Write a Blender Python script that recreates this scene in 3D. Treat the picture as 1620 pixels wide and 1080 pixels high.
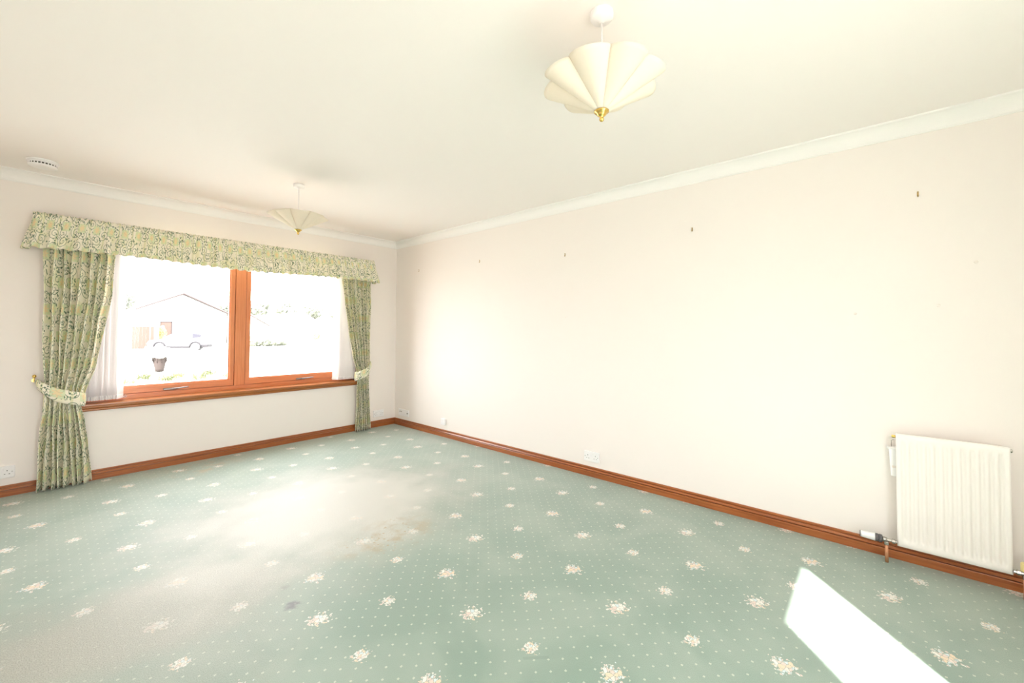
import bpy, bmesh, math, random
from mathutils import Vector, Matrix
random.seed(7)
PI = math.pi
for o in list(bpy.data.objects):
    bpy.data.objects.remove(o)
sc = bpy.context.scene
COL = sc.collection

# ------------------------------------------------------------------ camera
CAM_H = 1.2313
FPX, YAW, PITCH, ROLL, CY = 652.778, 0.852253, 0.0244839, 0.0065209, 507.808
cam_d = bpy.data.cameras.new('camera')
cam = bpy.data.objects.new('camera', cam_d)
COL.objects.link(cam)
fw = Vector((math.sin(YAW)*math.cos(PITCH), math.cos(YAW)*math.cos(PITCH), math.sin(PITCH)))
rt = Vector((math.cos(YAW), -math.sin(YAW), 0))
up = rt.cross(fw)
r2 = math.cos(ROLL)*rt + math.sin(ROLL)*up
u2 = -math.sin(ROLL)*rt + math.cos(ROLL)*up
cam.matrix_world = Matrix(((r2.x, u2.x, -fw.x, 0), (r2.y, u2.y, -fw.y, 0), (r2.z, u2.z, -fw.z, CAM_H), (0, 0, 0, 1)))
cam_d.sensor_width = 36
cam_d.lens = FPX/1620*36
cam_d.shift_y = -(540-CY)/1620
cam_d.clip_start = 0.02
cam_d.clip_end = 600
sc.camera = cam

# ------------------------------------------------------------------ exposure, sky, sun, window portals
EXPOSURE = 2.36
SUN_EL = math.radians(46.03)
SUN_DIR = Vector((0.747*math.cos(SUN_EL), 0.665*math.cos(SUN_EL), -math.sin(SUN_EL)))   # the way the light travels
sc.view_settings.view_transform = 'Standard'
sc.view_settings.look = 'None'
sc.view_settings.gamma = 1
sc.view_settings.use_curve_mapping = False
sc.view_settings.exposure = EXPOSURE
sc.cycles.use_denoising = True
sc.cycles.max_bounces = 12
sc.cycles.diffuse_bounces = 10
sc.cycles.use_adaptive_sampling = True
sc.cycles.adaptive_threshold = 0.025
sc.cycles.transparent_max_bounces = 32
sc.cycles.caustics_reflective = False
sc.cycles.caustics_refractive = False
sc.cycles.sample_clamp_indirect = 12

world = bpy.data.worlds.new('sky')
sc.world = world
world.use_nodes = True
wn = world.node_tree
wn.nodes.clear()
wo = wn.nodes.new('ShaderNodeOutputWorld')
wb = wn.nodes.new('ShaderNodeBackground')
wb.inputs['Color'].default_value = (1.0, 0.965, 0.985, 1)      # thin bright haze over the whole sky
wb.inputs['Strength'].default_value = 2.6
wn.links.new(wb.outputs[0], wo.inputs[0])

sun_d = bpy.data.lights.new('sun', 'SUN')
sun_d.energy = 9.0
sun_d.angle = math.radians(0.9)
sun_d.color = (1.0, 0.92, 0.88)
sun = bpy.data.objects.new('sun', sun_d)
COL.objects.link(sun)
sun.rotation_euler = SUN_DIR.to_track_quat('-Z', 'Y').to_euler()

def portal(name, loc, sx, sy, rx):
    l = bpy.data.lights.new(name, 'AREA')
    l.shape = 'RECTANGLE'; l.size = sx; l.size_y = sy
    l.cycles.is_portal = True
    o = bpy.data.objects.new(name, l)
    COL.objects.link(o)
    o.location = loc
    o.rotation_euler = (rx, 0, 0)
# portal() calls only guide the sampling of the sky through the three openings, they emit nothing
portal('sky_portal', (1.40, 5.0, 1.33), 2.36, 1.42, -PI/2)
portal('sky_portal', (0.98, -1.04, 1.07), 0.9, 2.1, PI/2)
portal('sky_portal', (-0.06, -1.04, 1.2), 0.68, 1.9, PI/2)

# ------------------------------------------------------------------ room dimensions
XL, XR, YB, YF, ZC = -0.45, 3.1314, -0.95, 4.7997, 2.40
WX0, WX1, WZ0, WZ1 = 0.22, 2.58, 0.597, 2.03

# ------------------------------------------------------------------ node helper
class NG:
    def __init__(s, name):
        s.m = bpy.data.materials.new(name); s.m.use_nodes = True
        s.t = s.m.node_tree; s.t.nodes.clear()
        s.out = s.t.nodes.new('ShaderNodeOutputMaterial')
    def n(s, t, **k):
        x = s.t.nodes.new(t)
        for a, b in k.items(): setattr(x, a, b)
        return x
    def put(s, node, key, v):
        i = node.inputs[key]
        if hasattr(v, 'is_output') or isinstance(v, bpy.types.NodeSocket): s.t.links.new(v, i)
        else:
            if isinstance(v, tuple) and len(v) == 3 and i.type == 'RGBA': v = v+(1,)
            i.default_value = v
    def math(s, op, a, b=None, c=None, clamp=False):
        x = s.n('ShaderNodeMath', operation=op, use_clamp=clamp)
        s.put(x, 0, a)
        if b is not None: s.put(x, 1, b)
        if c is not None: s.put(x, 2, c)
        return x.outputs[0]
    def add(s, a, b): return s.math('ADD', a, b)
    def sub(s, a, b): return s.math('SUBTRACT', a, b)
    def mul(s, a, b): return s.math('MULTIPLY', a, b)
    def step(s, v, e0, e1):        # smooth 0..1 while v goes e0..e1
        x = s.n('ShaderNodeMapRange', interpolation_type='SMOOTHSTEP')
        s.put(x, 'Value', v); s.put(x, 'From Min', e0); s.put(x, 'From Max', e1)
        return x.outputs[0]
    def mix(s, f, a, b):
        x = s.n('ShaderNodeMix', data_type='RGBA')
        s.put(x, 0, f); s.put(x, 6, a); s.put(x, 7, b)
        return x.outputs[2]
    def mixf(s, f, a, b):
        x = s.n('ShaderNodeMix', data_type='FLOAT')
        s.put(x, 0, f); s.put(x, 2, a); s.put(x, 3, b)
        return x.outputs[0]
    def xyz(s, x, y, z=0.0):
        c = s.n('ShaderNodeCombineXYZ'); s.put(c, 0, x); s.put(c, 1, y); s.put(c, 2, z)
        return c.outputs[0]
    def sep(s, v):
        c = s.n('ShaderNodeSeparateXYZ'); s.put(c, 0, v)
        return c.outputs
    def noise(s, vec, scale, detail=2.0, rough=0.5, dist=0.0):
        x = s.n('ShaderNodeTexNoise'); s.put(x, 'Vector', vec); s.put(x, 'Scale', scale)
        s.put(x, 'Detail', detail); s.put(x, 'Roughness', rough); s.put(x, 'Distortion', dist)
        return x.outputs['Fac']
    def voro(s, vec, scale, feature='F1', dims='2D', rnd=1.0):
        x = s.n('ShaderNodeTexVoronoi', feature=feature, voronoi_dimensions=dims)
        s.put(x, 'Vector', vec); s.put(x, 'Scale', scale); s.put(x, 'Randomness', rnd)
        return x.outputs
    def ramp(s, f, stops, interp='LINEAR'):
        x = s.n('ShaderNodeValToRGB'); x.color_ramp.interpolation = interp
        e = x.color_ramp.elements
        while len(e) > 1: e.remove(e[-1])
        e[0].position, e[0].color = stops[0][0], stops[0][1]+(1,)
        for p, c in stops[1:]:
            q = e.new(p); q.color = c+(1,)
        s.put(x, 0, f)
        return x.outputs[0]
    def bump(s, h, strength=0.3, dist=0.01):
        x = s.n('ShaderNodeBump'); s.put(x, 'Height', h); s.put(x, 'Strength', strength); s.put(x, 'Distance', dist)
        return x.outputs[0]
    def pos(s): return s.n('ShaderNodeNewGeometry').outputs['Position']
    def obj(s): return s.n('ShaderNodeTexCoord').outputs['Object']
    def uv(s): return s.n('ShaderNodeTexCoord').outputs['UV']
    def bsdf(s, color, rough=0.5, normal=None, **k):
        b = s.n('ShaderNodeBsdfPrincipled')
        s.put(b, 'Base Color', color); s.put(b, 'Roughness', rough)
        if normal is not None: s.put(b, 'Normal', normal)
        for a, v in k.items(): s.put(b, a.replace('_', ' '), v)
        return b.outputs[0]
    def done(s, shader):
        s.t.links.new(shader, s.out.inputs['Surface'])
        return s.m

def plain(name, color, rough=0.5, var=0.04, scale=30, **k):
    g = NG(name)
    f = g.noise(g.obj(), scale, 3)
    lo = tuple(c*(1-var) for c in color); hi = tuple(min(1, c*(1+var)) for c in color)
    return g.done(g.bsdf(g.mix(f, lo, hi), rough, **k))

def painted(name, color, bump=0.06, scale=160, rough=0.75):
    g = NG(name)
    p = g.pos()
    big = g.noise(p, 1.3, 3)
    c = g.mix(big, tuple(x*0.985 for x in color), color)
    nrm = g.bump(g.noise(p, scale, 3), bump, 0.002)
    return g.done(g.bsdf(c, rough, nrm, Specular_IOR_Level=0.3))

def wood(name, light, dark, axis, rough=0.32):
    g = NG(name)
    x, y, z = g.sep(g.pos())[:3]
    k = 3.0
    v = {'x': (g.mul(x, k), g.mul(y, 90), g.mul(z, 90)), 'y': (g.mul(x, 90), g.mul(y, k), g.mul(z, 90)), 'z': (g.mul(x, 90), g.mul(y, 90), g.mul(z, k))}[axis]
    vec = g.xyz(*v)
    grain = g.noise(vec, 1.0, 4, 0.6, 0.6)
    l2 = {'x': x, 'y': y, 'z': z}[axis]
    tone = g.noise(g.xyz(g.mul(l2, 0.8), 0.0, 0.0), 1.0, 1)
    c = g.mix(g.step(grain, 0.35, 0.7), light, dark)
    c = g.mix(g.mul(g.step(tone, 0.4, 0.7), 0.35), c, dark)
    return g.done(g.bsdf(c, rough, g.bump(grain, 0.05, 0.001), Coat_Weight=0.35, Coat_Roughness=0.2))

M = {}
M['wall'] = painted('magnolia_paint', (0.87, 0.82, 0.79))
M['ceiling'] = painted('ceiling_paint', (0.895, 0.855, 0.835), 0.03)
M['cornice'] = painted('cornice_paint', (0.90, 0.89, 0.88), 0.02)
M['skirt_x'] = wood('varnished_wood_x', (0.40, 0.125, 0.032), (0.27, 0.070, 0.016), 'x')
M['skirt_y'] = wood('varnished_wood_y', (0.40, 0.125, 0.032), (0.27, 0.070, 0.016), 'y')
M['win_x'] = wood('window_wood_x', (0.74, 0.27, 0.105), (0.62, 0.20, 0.07), 'x', 0.3)
M['win_z'] = wood('window_wood_z', (0.74, 0.27, 0.105), (0.62, 0.20, 0.07), 'z', 0.3)
M['sill'] = wood('sill_wood', (0.42, 0.15, 0.03), (0.30, 0.09, 0.02), 'x', 0.28)
M['white_plastic'] = plain('white_plastic', (0.87, 0.86, 0.87), 0.35, 0.01)
M['grey_plastic'] = plain('grey_plastic', (0.09, 0.085, 0.09), 0.4)
M['slot'] = plain('dark_slot', (0.08, 0.075, 0.07), 0.6)
M['cream_plastic'] = plain('cream_plastic', (0.80, 0.74, 0.55), 0.35, 0.02)
M['yellow_cap'] = plain('yellowed_plastic', (0.80, 0.66, 0.30), 0.4, 0.03)
M['radiator'] = plain('radiator_enamel', (0.88, 0.84, 0.81), 0.3, 0.01)
M['chrome'] = plain('nickel', (0.55, 0.53, 0.50), 0.25, 0.03, Metallic=1.0)
M['steel_dark'] = plain('dull_handle_metal', (0.30, 0.29, 0.29), 0.35, 0.05, Metallic=0.9)
M['copper'] = plain('copper', (0.62, 0.30, 0.16), 0.45, 0.12, 60, Metallic=0.55)
M['brass'] = plain('brass', (0.80, 0.55, 0.16), 0.22, 0.05, Metallic=1.0)
M['dull_brass'] = plain('dull_brass', (0.42, 0.28, 0.10), 0.4, 0.15, Metallic=0.7)
M['plaster'] = plain('filler', (0.80, 0.74, 0.70), 0.9)

def thin_cloth(name, color, trans, rough=0.8, tcol=None):
    g = NG(name)
    b = g.bsdf(color, rough, Specular_IOR_Level=0.2)
    t = g.n('ShaderNodeBsdfTranslucent'); g.put(t, 'Color', tcol or color)
    m = g.n('ShaderNodeMixShader'); g.put(m, 0, trans)
    g.t.links.new(b, m.inputs[1]); g.t.links.new(t.outputs[0], m.inputs[2])
    return g.done(m.outputs[0])
M['shade'] = thin_cloth('pleated_paper_shade', (0.92, 0.885, 0.81), 0.30, 0.7, (0.90, 0.78, 0.58))
M['louvre'] = thin_cloth('blind_fabric', (0.80, 0.78, 0.77), 0.14)

def glass():
    g = NG('window_glass')
    fr = g.n('ShaderNodeFresnel'); g.put(fr, 0, 1.25)
    t = g.n('ShaderNodeBsdfTransparent'); g.put(t, 0, (0.97, 0.985, 0.98))
    gl = g.n('ShaderNodeBsdfGlossy'); g.put(gl, 'Roughness', 0.02)
    m = g.n('ShaderNodeMixShader')
    front = g.sub(1.0, g.n('ShaderNodeNewGeometry').outputs['Backfacing'])      # reflect at the front face only
    g.put(m, 0, g.mul(fr.outputs[0], front)); g.t.links.new(t.outputs[0], m.inputs[1]); g.t.links.new(gl.outputs[0], m.inputs[2])
    return g.done(m.outputs[0])
M['glass'] = glass()

def carpet():
    g = NG('patterned_carpet')
    X, Y, Z = g.sep(g.pos())[:3]
    jit = g.noise(g.pos(), 170, 2)
    jx = g.mul(g.sub(jit, 0.5), 0.010)
    x = g.add(g.sub(X, 1.268), jx); y = g.add(g.sub(Y, 1.332), jx)
    E1, E2 = 0.459, 0.464
    u = g.mul(g.sub(x, y), 0.5/E1); v = g.mul(g.add(x, y), 0.5/E2)
    best = vx = vy = None
    for i, (ox, oy, R, sg) in enumerate([(0, 0, 0.050, 1), (0.12, 0.309, 0.050, -1), (0.263, -0.114, 0.036, 1), (0.02, -0.315, 0.036, -1)]):
        u0, v0 = (ox-oy)/(2*E1), (ox+oy)/(2*E2)
        du = g.sub(u, u0); du = g.sub(du, g.math('ROUND', du))
        dv = g.sub(v, v0); dv = g.sub(dv, g.math('ROUND', dv))
        dx = g.mul(g.add(g.mul(du, E1), g.mul(dv, E2)), sg/R)
        dy = g.mul(g.sub(g.mul(dv, E2), g.mul(du, E1)), sg/R)
        dx = g.add(dx, i*0.0); d = g.math('SQRT', g.add(g.mul(dx, dx), g.mul(dy, dy)))
        if best is None: best, vx, vy, seed = d, dx, dy, 0.0
        else:
            c = g.math('LESS_THAN', d, best)
            vx = g.mixf(c, vx, dx); vy = g.mixf(c, vy, dy); best = g.math('MINIMUM', best, d); seed = g.mixf(c, seed, i*3.7)
    loc = g.xyz(g.add(vx, seed), g.add(vy, seed))
    edge = g.noise(loc, 2.9, 2)
    vo = g.voro(loc, 3.0)
    ve = g.voro(loc, 3.0, 'DISTANCE_TO_EDGE')
    flower = g.math('LESS_THAN', best, g.sub(g.mul(edge, 2.6), 0.55))
    flower = g.mul(flower, g.math('LESS_THAN', best, 1.25))
    flower = g.mul(flower, g.step(ve['Distance'], 0.02, 0.08))
    cs = g.n('ShaderNodeSeparateColor'); g.put(cs, 0, vo['Color'])
    fcol = g.ramp(cs.outputs[0], [(0.0, (0.80, 0.80, 0.74)), (0.22, (0.74, 0.60, 0.54)), (0.45, (0.80, 0.78, 0.72)), (0.60, (0.78, 0.63, 0.46)), (0.74, (0.62, 0.72, 0.74)), (0.88, (0.80, 0.70, 0.64))], 'CONSTANT')
    # small diagonal dots
    xs = g.add(g.sub(X, 0.939), g.mul(jx, 0.5)); ys = g.add(g.sub(Y, 1.509), g.mul(jx, 0.5))
    a = g.mul(g.sub(xs, ys), 1/0.077); b = g.mul(g.add(xs, ys), 1/0.077)
    da = g.math('ABSOLUTE', g.sub(a, g.math('ROUND', a))); db = g.math('ABSOLUTE', g.sub(b, g.math('ROUND', b)))
    dd = g.add(g.math('MINIMUM', da, db), g.math('MAXIMUM', da, db))
    dot = g.mul(g.math('LESS_THAN', dd, 0.105), g.math('GREATER_THAN', best, 1.15))
    # base tone: pile shading left by feet and vacuuming
    n1 = g.noise(g.pos(), 2.2, 3, 0.6, 0.4)
    base = g.mix(g.step(n1, 0.35, 0.68), (0.205, 0.30, 0.245), (0.28, 0.365, 0.305))
    deep = (0.19, 0.295, 0.24)
    # worn walkway, and window glare painted into partly worn pile
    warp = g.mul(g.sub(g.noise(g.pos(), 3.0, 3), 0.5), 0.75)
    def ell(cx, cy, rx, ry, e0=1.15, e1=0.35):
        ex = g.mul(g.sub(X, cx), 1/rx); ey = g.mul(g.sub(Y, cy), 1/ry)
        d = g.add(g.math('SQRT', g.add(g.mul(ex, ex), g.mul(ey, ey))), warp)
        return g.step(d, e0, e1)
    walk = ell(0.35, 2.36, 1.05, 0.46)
    glare_wear = ell(1.38, 2.88, 1.15, 0.98)  # window glare put into the carpet colour, partly real wear
    worn = g.math('MAXIMUM', walk, glare_wear)  # walkway wear joined with the painted glare pool
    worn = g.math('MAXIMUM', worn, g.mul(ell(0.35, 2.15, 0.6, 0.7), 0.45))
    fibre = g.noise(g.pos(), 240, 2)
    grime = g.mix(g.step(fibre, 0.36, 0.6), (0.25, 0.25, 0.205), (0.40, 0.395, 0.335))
    worn_glare_c = g.mix(g.step(fibre, 0.38, 0.6), (0.46, 0.455, 0.41), (0.66, 0.645, 0.59))
    worn_glare_c = g.mix(glare_wear, grime, worn_glare_c)
    # patch along the right wall that stood under furniture and kept its colour
    keep = g.mul(g.step(g.add(X, g.mul(warp, 0.06)), 2.76, 2.80), g.mul(g.step(Y, 0.3, 0.9), g.step(Y, 3.62, 3.58)))
    strip = g.step(Y, 4.45, 4.62)
    col = g.mix(g.mul(keep, 0.45), base, deep)
    col = g.mix(g.mul(strip, 0.35), col, (0.20, 0.28, 0.18))
    col = g.mix(g.mul(worn, 0.88), col, worn_glare_c)
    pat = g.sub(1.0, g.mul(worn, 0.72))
    col = g.mix(g.mul(dot, g.mul(pat, 0.75)), col, (0.58, 0.63, 0.52))
    col = g.mix(g.mul(flower, g.add(0.12, g.mul(pat, 0.88))), col, fcol)
    # brown spots
    sp = g.voro(g.pos(), 26, dims='3D')
    spots = g.step(g.add(sp['Distance'], g.mul(g.noise(g.pos(), 70, 2), 0.3)), 0.40, 0.28)
    cloud = g.step(g.noise(g.pos(), 9, 3), 0.45, 0.7)
    st = g.math('MAXIMUM', ell(1.42, 2.20, 0.42, 0.26, 1.0, 0.3), ell(0.98, 4.55, 0.42, 0.34, 1.0, 0.3))
    col = g.mix(g.mul(st, g.math('MAXIMUM', g.mul(spots, 0.75), g.mul(cloud, 0.7))), col, (0.36, 0.26, 0.12))
    def blot(cx, cy, r, c, k, col):
        ex = g.sub(X, cx); ey = g.sub(Y, cy)
        d = g.add(g.math('SQRT', g.add(g.mul(ex, ex), g.mul(ey, ey))), g.mul(g.sub(g.noise(g.pos(), 40, 2), 0.5), r*1.6))
        return g.mix(g.mul(g.step(d, r, r*0.1), k), col, c)
    col = blot(0.772, 1.968, 0.045, (0.10, 0.10, 0.12), 0.75, col)
    col = blot(0.80, 2.13, 0.03, (0.20, 0.20, 0.18), 0.5, col)
    col = blot(2.06, 1.77, 0.02, (0.2, 0.22, 0.18), 0.5, col)
    # dent of a furniture foot
    dn = g.mul(g.math('LESS_THAN', g.math('ABSOLUTE', g.sub(g.add(X, Y), 2.232)), 0.010), g.math('LESS_THAN', g.math('ABSOLUTE', g.sub(g.sub(X, Y), 0.29)), 0.07))
    col = g.mix(g.mul(dn, 0.35), col, (0.15, 0.24, 0.19))
    # pile grain
    grain = g.noise(g.pos(), 420, 2, 0.7)
    col = g.mix(g.mul(g.step(grain, 0.62, 0.35), 0.42), col, g.mix(0.5, col, (0.10, 0.14, 0.11)))
    h = g.add(g.mul(grain, 0.6), g.add(g.mul(fibre, 0.5), g.mul(dot, 0.9)))
    return g.done(g.bsdf(col, 0.50, g.bump(h, 0.30, 0.004), Specular_IOR_Level=0.5, Sheen_Weight=0.5, Sheen_Roughness=0.45))
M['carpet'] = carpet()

def chintz(name, shift=0.0):
    g = NG(name)
    U = g.uv()
    ux, uy = g.sep(U)[:2]
    ux = g.add(ux, shift)
    vec = g.xyz(ux, uy)
    cream, pale = (0.93, 0.885, 0.76), (0.89, 0.86, 0.65)
    col = g.mix(g.step(g.noise(vec, 9, 2), 0.52, 0.66), cream, pale)
    # stamped rectangles with golden flowers
    bx = g.mul(ux, 1/0.17); by = g.mul(uy, 1/0.21)
    row = g.math('FLOOR', by); bx = g.add(bx, g.mul(row, 0.5))
    fx = g.sub(g.math('FRACT', bx), 0.5); fy = g.sub(g.math('FRACT', by), 0.5)
    inr = g.mul(g.math('LESS_THAN', g.math('ABSOLUTE', fx), 0.24), g.math('LESS_THAN', g.math('ABSOLUTE', fy), 0.20))
    inr2 = g.mul(g.math('LESS_THAN', g.math('ABSOLUTE', fx), 0.20), g.math('LESS_THAN', g.math('ABSOLUTE', fy), 0.19))
    col = g.mix(inr, col, g.mix(g.noise(vec, 60, 2), (0.64, 0.73, 0.47), (0.84, 0.85, 0.62)))
    ang = g.math('ARCTAN2', fy, fx); rr = g.math('SQRT', g.add(g.mul(fx, fx), g.mul(fy, fy)))
    petal = g.math('LESS_THAN', rr, g.add(0.13, g.mul(g.math('SINE', g.mul(ang, 7)), 0.05)))
    col = g.mix(g.mul(inr2, petal), col, (0.88, 0.74, 0.46))
    # ladder stripes
    st = g.mul(g.math('LESS_THAN', g.math('FRACT', g.mul(ux, 1/0.17*1.0)), 0.10), 1.0)
    col = g.mix(g.mul(st, 0.7), col, (0.74, 0.74, 0.48))
    # scrolls
    vo = g.voro(vec, 9.0, rnd=0.9)
    px, py = g.sep(vo['Position'])[:2]
    lx = g.sub(g.mul(ux, 1.0), px); ly = g.sub(g.mul(uy, 1.0), py)
    r = g.mul(g.math('SQRT', g.add(g.mul(lx, lx), g.mul(ly, ly))), 9.0)
    th = g.mul(g.math('ARCTAN2', ly, lx), 1/(2*PI))
    spiral = g.math('FRACT', g.add(g.mul(r, 4.2), th))
    scroll = g.mul(g.math('LESS_THAN', g.math('ABSOLUTE', g.sub(spiral, 0.5)), 0.085), g.math('LESS_THAN', r, 0.50))
    scroll = g.mul(scroll, g.sub(1.0, g.mul(inr, 0.8)))
    # leaves and buds
    wob = g.n('ShaderNodeVectorMath', operation='ADD')
    g.put(wob, 0, g.xyz(g.mul(ux, 1.0), g.mul(uy, 0.62))); nz = g.noise(vec, 30, 1)
    g.put(wob, 1, g.xyz(g.mul(nz, 0.02), g.mul(nz, -0.02)))
    lv = g.voro(wob.outputs[0], 52)
    leaf = g.mul(g.math('LESS_THAN', lv['Distance'], 0.28), g.step(g.noise(vec, 16, 2), 0.46, 0.52))
    leaf = g.mul(leaf, g.sub(1.0, inr2))
    lc = g.mix(g.sep(lv['Color'])[0], (0.07, 0.15, 0.09), (0.17, 0.29, 0.17))
    col = g.mix(g.mul(leaf, 0.88), col, lc)
    col = g.mix(g.mul(scroll, 0.85), col, (0.10, 0.19, 0.10))
    b = g.bsdf(col, 0.75, g.bump(g.noise(vec, 900, 1), 0.05, 0.001), Specular_IOR_Level=0.2)
    t = g.n('ShaderNodeBsdfTranslucent'); g.put(t, 'Color', col)
    m = g.n('ShaderNodeMixShader'); g.put(m, 0, 0.12)
    g.t.links.new(b, m.inputs[1]); g.t.links.new(t.outputs[0], m.inputs[2])
    return g.done(m.outputs[0])
M['chintz'] = chintz('floral_chintz')
M['chintz_band'] = chintz('floral_chintz_band', 0.37)

# ------------------------------------------------------------------ mesh helper
class MB:
    def __init__(s): s.v = []; s.f = []; s.sm = []; s.uvs = {}
    def face(s, idx, smooth=False): s.f.append(tuple(idx)); s.sm.append(smooth)
    def box(s, x0, x1, y0, y1, z0, z1):
        b = len(s.v)
        s.v += [(x0, y0, z0), (x1, y0, z0), (x1, y1, z0), (x0, y1, z0), (x0, y0, z1), (x1, y0, z1), (x1, y1, z1), (x0, y1, z1)]
        for q in ((0, 3, 2, 1), (4, 5, 6, 7), (0, 1, 5, 4), (1, 2, 6, 5), (2, 3, 7, 6), (3, 0, 4, 7)): s.face([b+i for i in q])
        return s
    def bbox(s, x0, x1, y0, y1, z0, z1, r=0.004, seg=2):
        bm = bmesh.new()
        bmesh.ops.create_cube(bm, size=1)
        for v in bm.verts:
            v.co = Vector(((x0+x1)/2+v.co.x*(x1-x0), (y0+y1)/2+v.co.y*(y1-y0), (z0+z1)/2+v.co.z*(z1-z0)))
        bmesh.ops.bevel(bm, geom=bm.edges[:], offset=r, segments=seg, affect='EDGES', profile=0.5)
        s.bm(bm, False)
        return s
    def bm(s, bm, smooth=True):
        b = len(s.v); bm.verts.index_update()
        s.v += [tuple(v.co) for v in bm.verts]
        for f in bm.faces: s.face([b+v.index for v in f.verts], smooth)
        bm.free()
        return s
    def lathe(s, prof, o=(0, 0, 0), axis='z', n=24, cap=True, smooth=True):
        o = Vector(o); b = len(s.v)
        def pt(r, h, a):
            c, d = r*math.cos(a), r*math.sin(a)
            return tuple(o+Vector({'z': (c, d, h), 'y': (c, h, d), 'x': (h, c, d)}[axis]))
        for r, h in prof:
            for k in range(n): s.v.append(pt(r, h, 2*PI*k/n))
        for i in range(len(prof)-1):
            for k in range(n):
                k2 = (k+1) % n
                s.face((b+i*n+k, b+i*n+k2, b+(i+1)*n+k2, b+(i+1)*n+k), smooth)
        if cap:
            s.face([b+k for k in range(n)][::-1]); s.face([b+(len(prof)-1)*n+k for k in range(n)])
        return s
    def tube(s, pts, r, n=8, smooth=True):
        pts = [Vector(p) for p in pts]; b = len(s.v)
        for i, p in enumerate(pts):
            t = (pts[min(i+1, len(pts)-1)]-pts[max(i-1, 0)]).normalized()
            a = t.cross(Vector((0, 0, 1)))
            if a.length < 1e-3: a = t.cross(Vector((1, 0, 0)))
            a.normalize(); c = t.cross(a)
            rr = r[i] if isinstance(r, (list, tuple)) else r
            for k in range(n):
                w = 2*PI*k/n
                s.v.append(tuple(p+a*rr*math.cos(w)+c*rr*math.sin(w)))
        for i in range(len(pts)-1):
            for k in range(n):
                k2 = (k+1) % n
                s.face((b+i*n+k, b+i*n+k2, b+(i+1)*n+k2, b+(i+1)*n+k), smooth)
        s.face([b+k for k in range(n)][::-1]); s.face([b+(len(pts)-1)*n+k for k in range(n)])
        return s
    def grid(s, fn, nu, nv, uvfn=None, smooth=True, closed=False):
        b = len(s.v)
        for j in range(nv+1):
            for i in range(nu+1):
                s.v.append(tuple(fn(i/nu, j/nv)))
        for j in range(nv):
            for i in range(nu):
                q = (b+j*(nu+1)+i, b+j*(nu+1)+i+1, b+(j+1)*(nu+1)+i+1, b+(j+1)*(nu+1)+i)
                if uvfn: s.uvs[len(s.f)] = [uvfn(i/nu, j/nv), uvfn((i+1)/nu, j/nv), uvfn((i+1)/nu, (j+1)/nv), uvfn(i/nu, (j+1)/nv)]
                s.face(q, smooth)
        return s
    def extrude(s, prof, p0, p1, nrm, m0=0.0, m1=0.0, smooth=False):
        p0 = Vector(p0); p1 = Vector(p1); n = Vector(nrm); t = (p1-p0).normalized(); b = len(s.v); k = len(prof)
        for d, z in prof: s.v.append(tuple(p0+n*d+t*d*m0+Vector((0, 0, z))))
        for d, z in prof: s.v.append(tuple(p1+n*d-t*d*m1+Vector((0, 0, z))))
        for i in range(k):
            j = (i+1) % k
            s.face((b+i, b+j, b+k+j, b+k+i), smooth)
        s.face([b+i for i in range(k)][::-1]); s.face([b+k+i for i in range(k)])
        return s
    def build(s, name, mat, parent=None, loc=None):
        me = bpy.data.meshes.new(name)
        me.from_pydata(s.v, [], s.f)
        me.update()
        for p, q in zip(me.polygons, s.sm): p.use_smooth = q
        if s.uvs:
            ul = me.uv_layers.new(name='UVMap')
            for fi, uv in s.uvs.items():
                for li, c in zip(me.polygons[fi].loop_indices, uv): ul.data[li].uv = c
        bm = bmesh.new(); bm.from_mesh(me); bmesh.ops.recalc_face_normals(bm, faces=bm.faces[:]); bm.to_mesh(me); bm.free()
        if isinstance(mat, str): mat = M[mat]
        me.materials.append(mat)
        o = bpy.data.objects.new(name, me)
        COL.objects.link(o)
        if parent: o.parent = parent
        if loc: o.location = loc
        return o

def tag(o, label=None, cat=None, group=None, kind=None):
    if label: o['label'] = label
    if cat: o['category'] = cat
    if group: o['group'] = group
    if kind: o['kind'] = kind
    return o
def thing(name, label, cat, loc=(0, 0, 0), rz=0, group=None, kind=None):
    o = bpy.data.objects.new(name, None)
    o.empty_display_size = 0.05
    COL.objects.link(o); o.location = loc; o.rotation_euler = (0, 0, rz)
    return tag(o, label, cat, group, kind)
def copy_tree(o, parent=None):
    c = o.copy(); COL.objects.link(c); c.parent = parent
    for ch in list(o.children): copy_tree(ch, c)
    return c
def struct(mb, name, mat, label, cat, parent=None):
    return tag(mb.build(name, mat, parent), label, cat, kind='structure')
def solidify(o, t, off=0.0):
    m = o.modifiers.new('thickness', 'SOLIDIFY'); m.thickness = t; m.offset = off
    return o

# ------------------------------------------------------------------ room shell
T = 0.25
fl = MB()
fl.box(XL, XR, YB, YF, -0.06, 0.0)
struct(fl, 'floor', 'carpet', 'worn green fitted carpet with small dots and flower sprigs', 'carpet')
struct(MB().box(XL-T, XR+T, YB-T, YF+T, ZC, ZC+0.2), 'ceiling', 'ceiling', 'plain off-white painted ceiling', 'ceiling')
w = MB()
w.box(XL-T, WX0, YF, YF+T, -0.5, ZC).box(WX1, XR+T, YF, YF+T, -0.5, ZC).box(WX0, WX1, YF, YF+T, -0.5, WZ0).box(WX0, WX1, YF, YF+T, WZ1, ZC)
struct(w, 'wall_front', 'wall', 'magnolia painted wall around the curtained window', 'wall')
WR = struct(MB().box(XR, XR+T, YB, YF, -0.5, ZC), 'wall_right', 'wall', 'long bare magnolia wall with the radiator', 'wall')
struct(MB().box(XL-T, XL, YB, YF, -0.5, ZC), 'wall_left', 'wall', 'magnolia wall on the left side of the room', 'wall')
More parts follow.
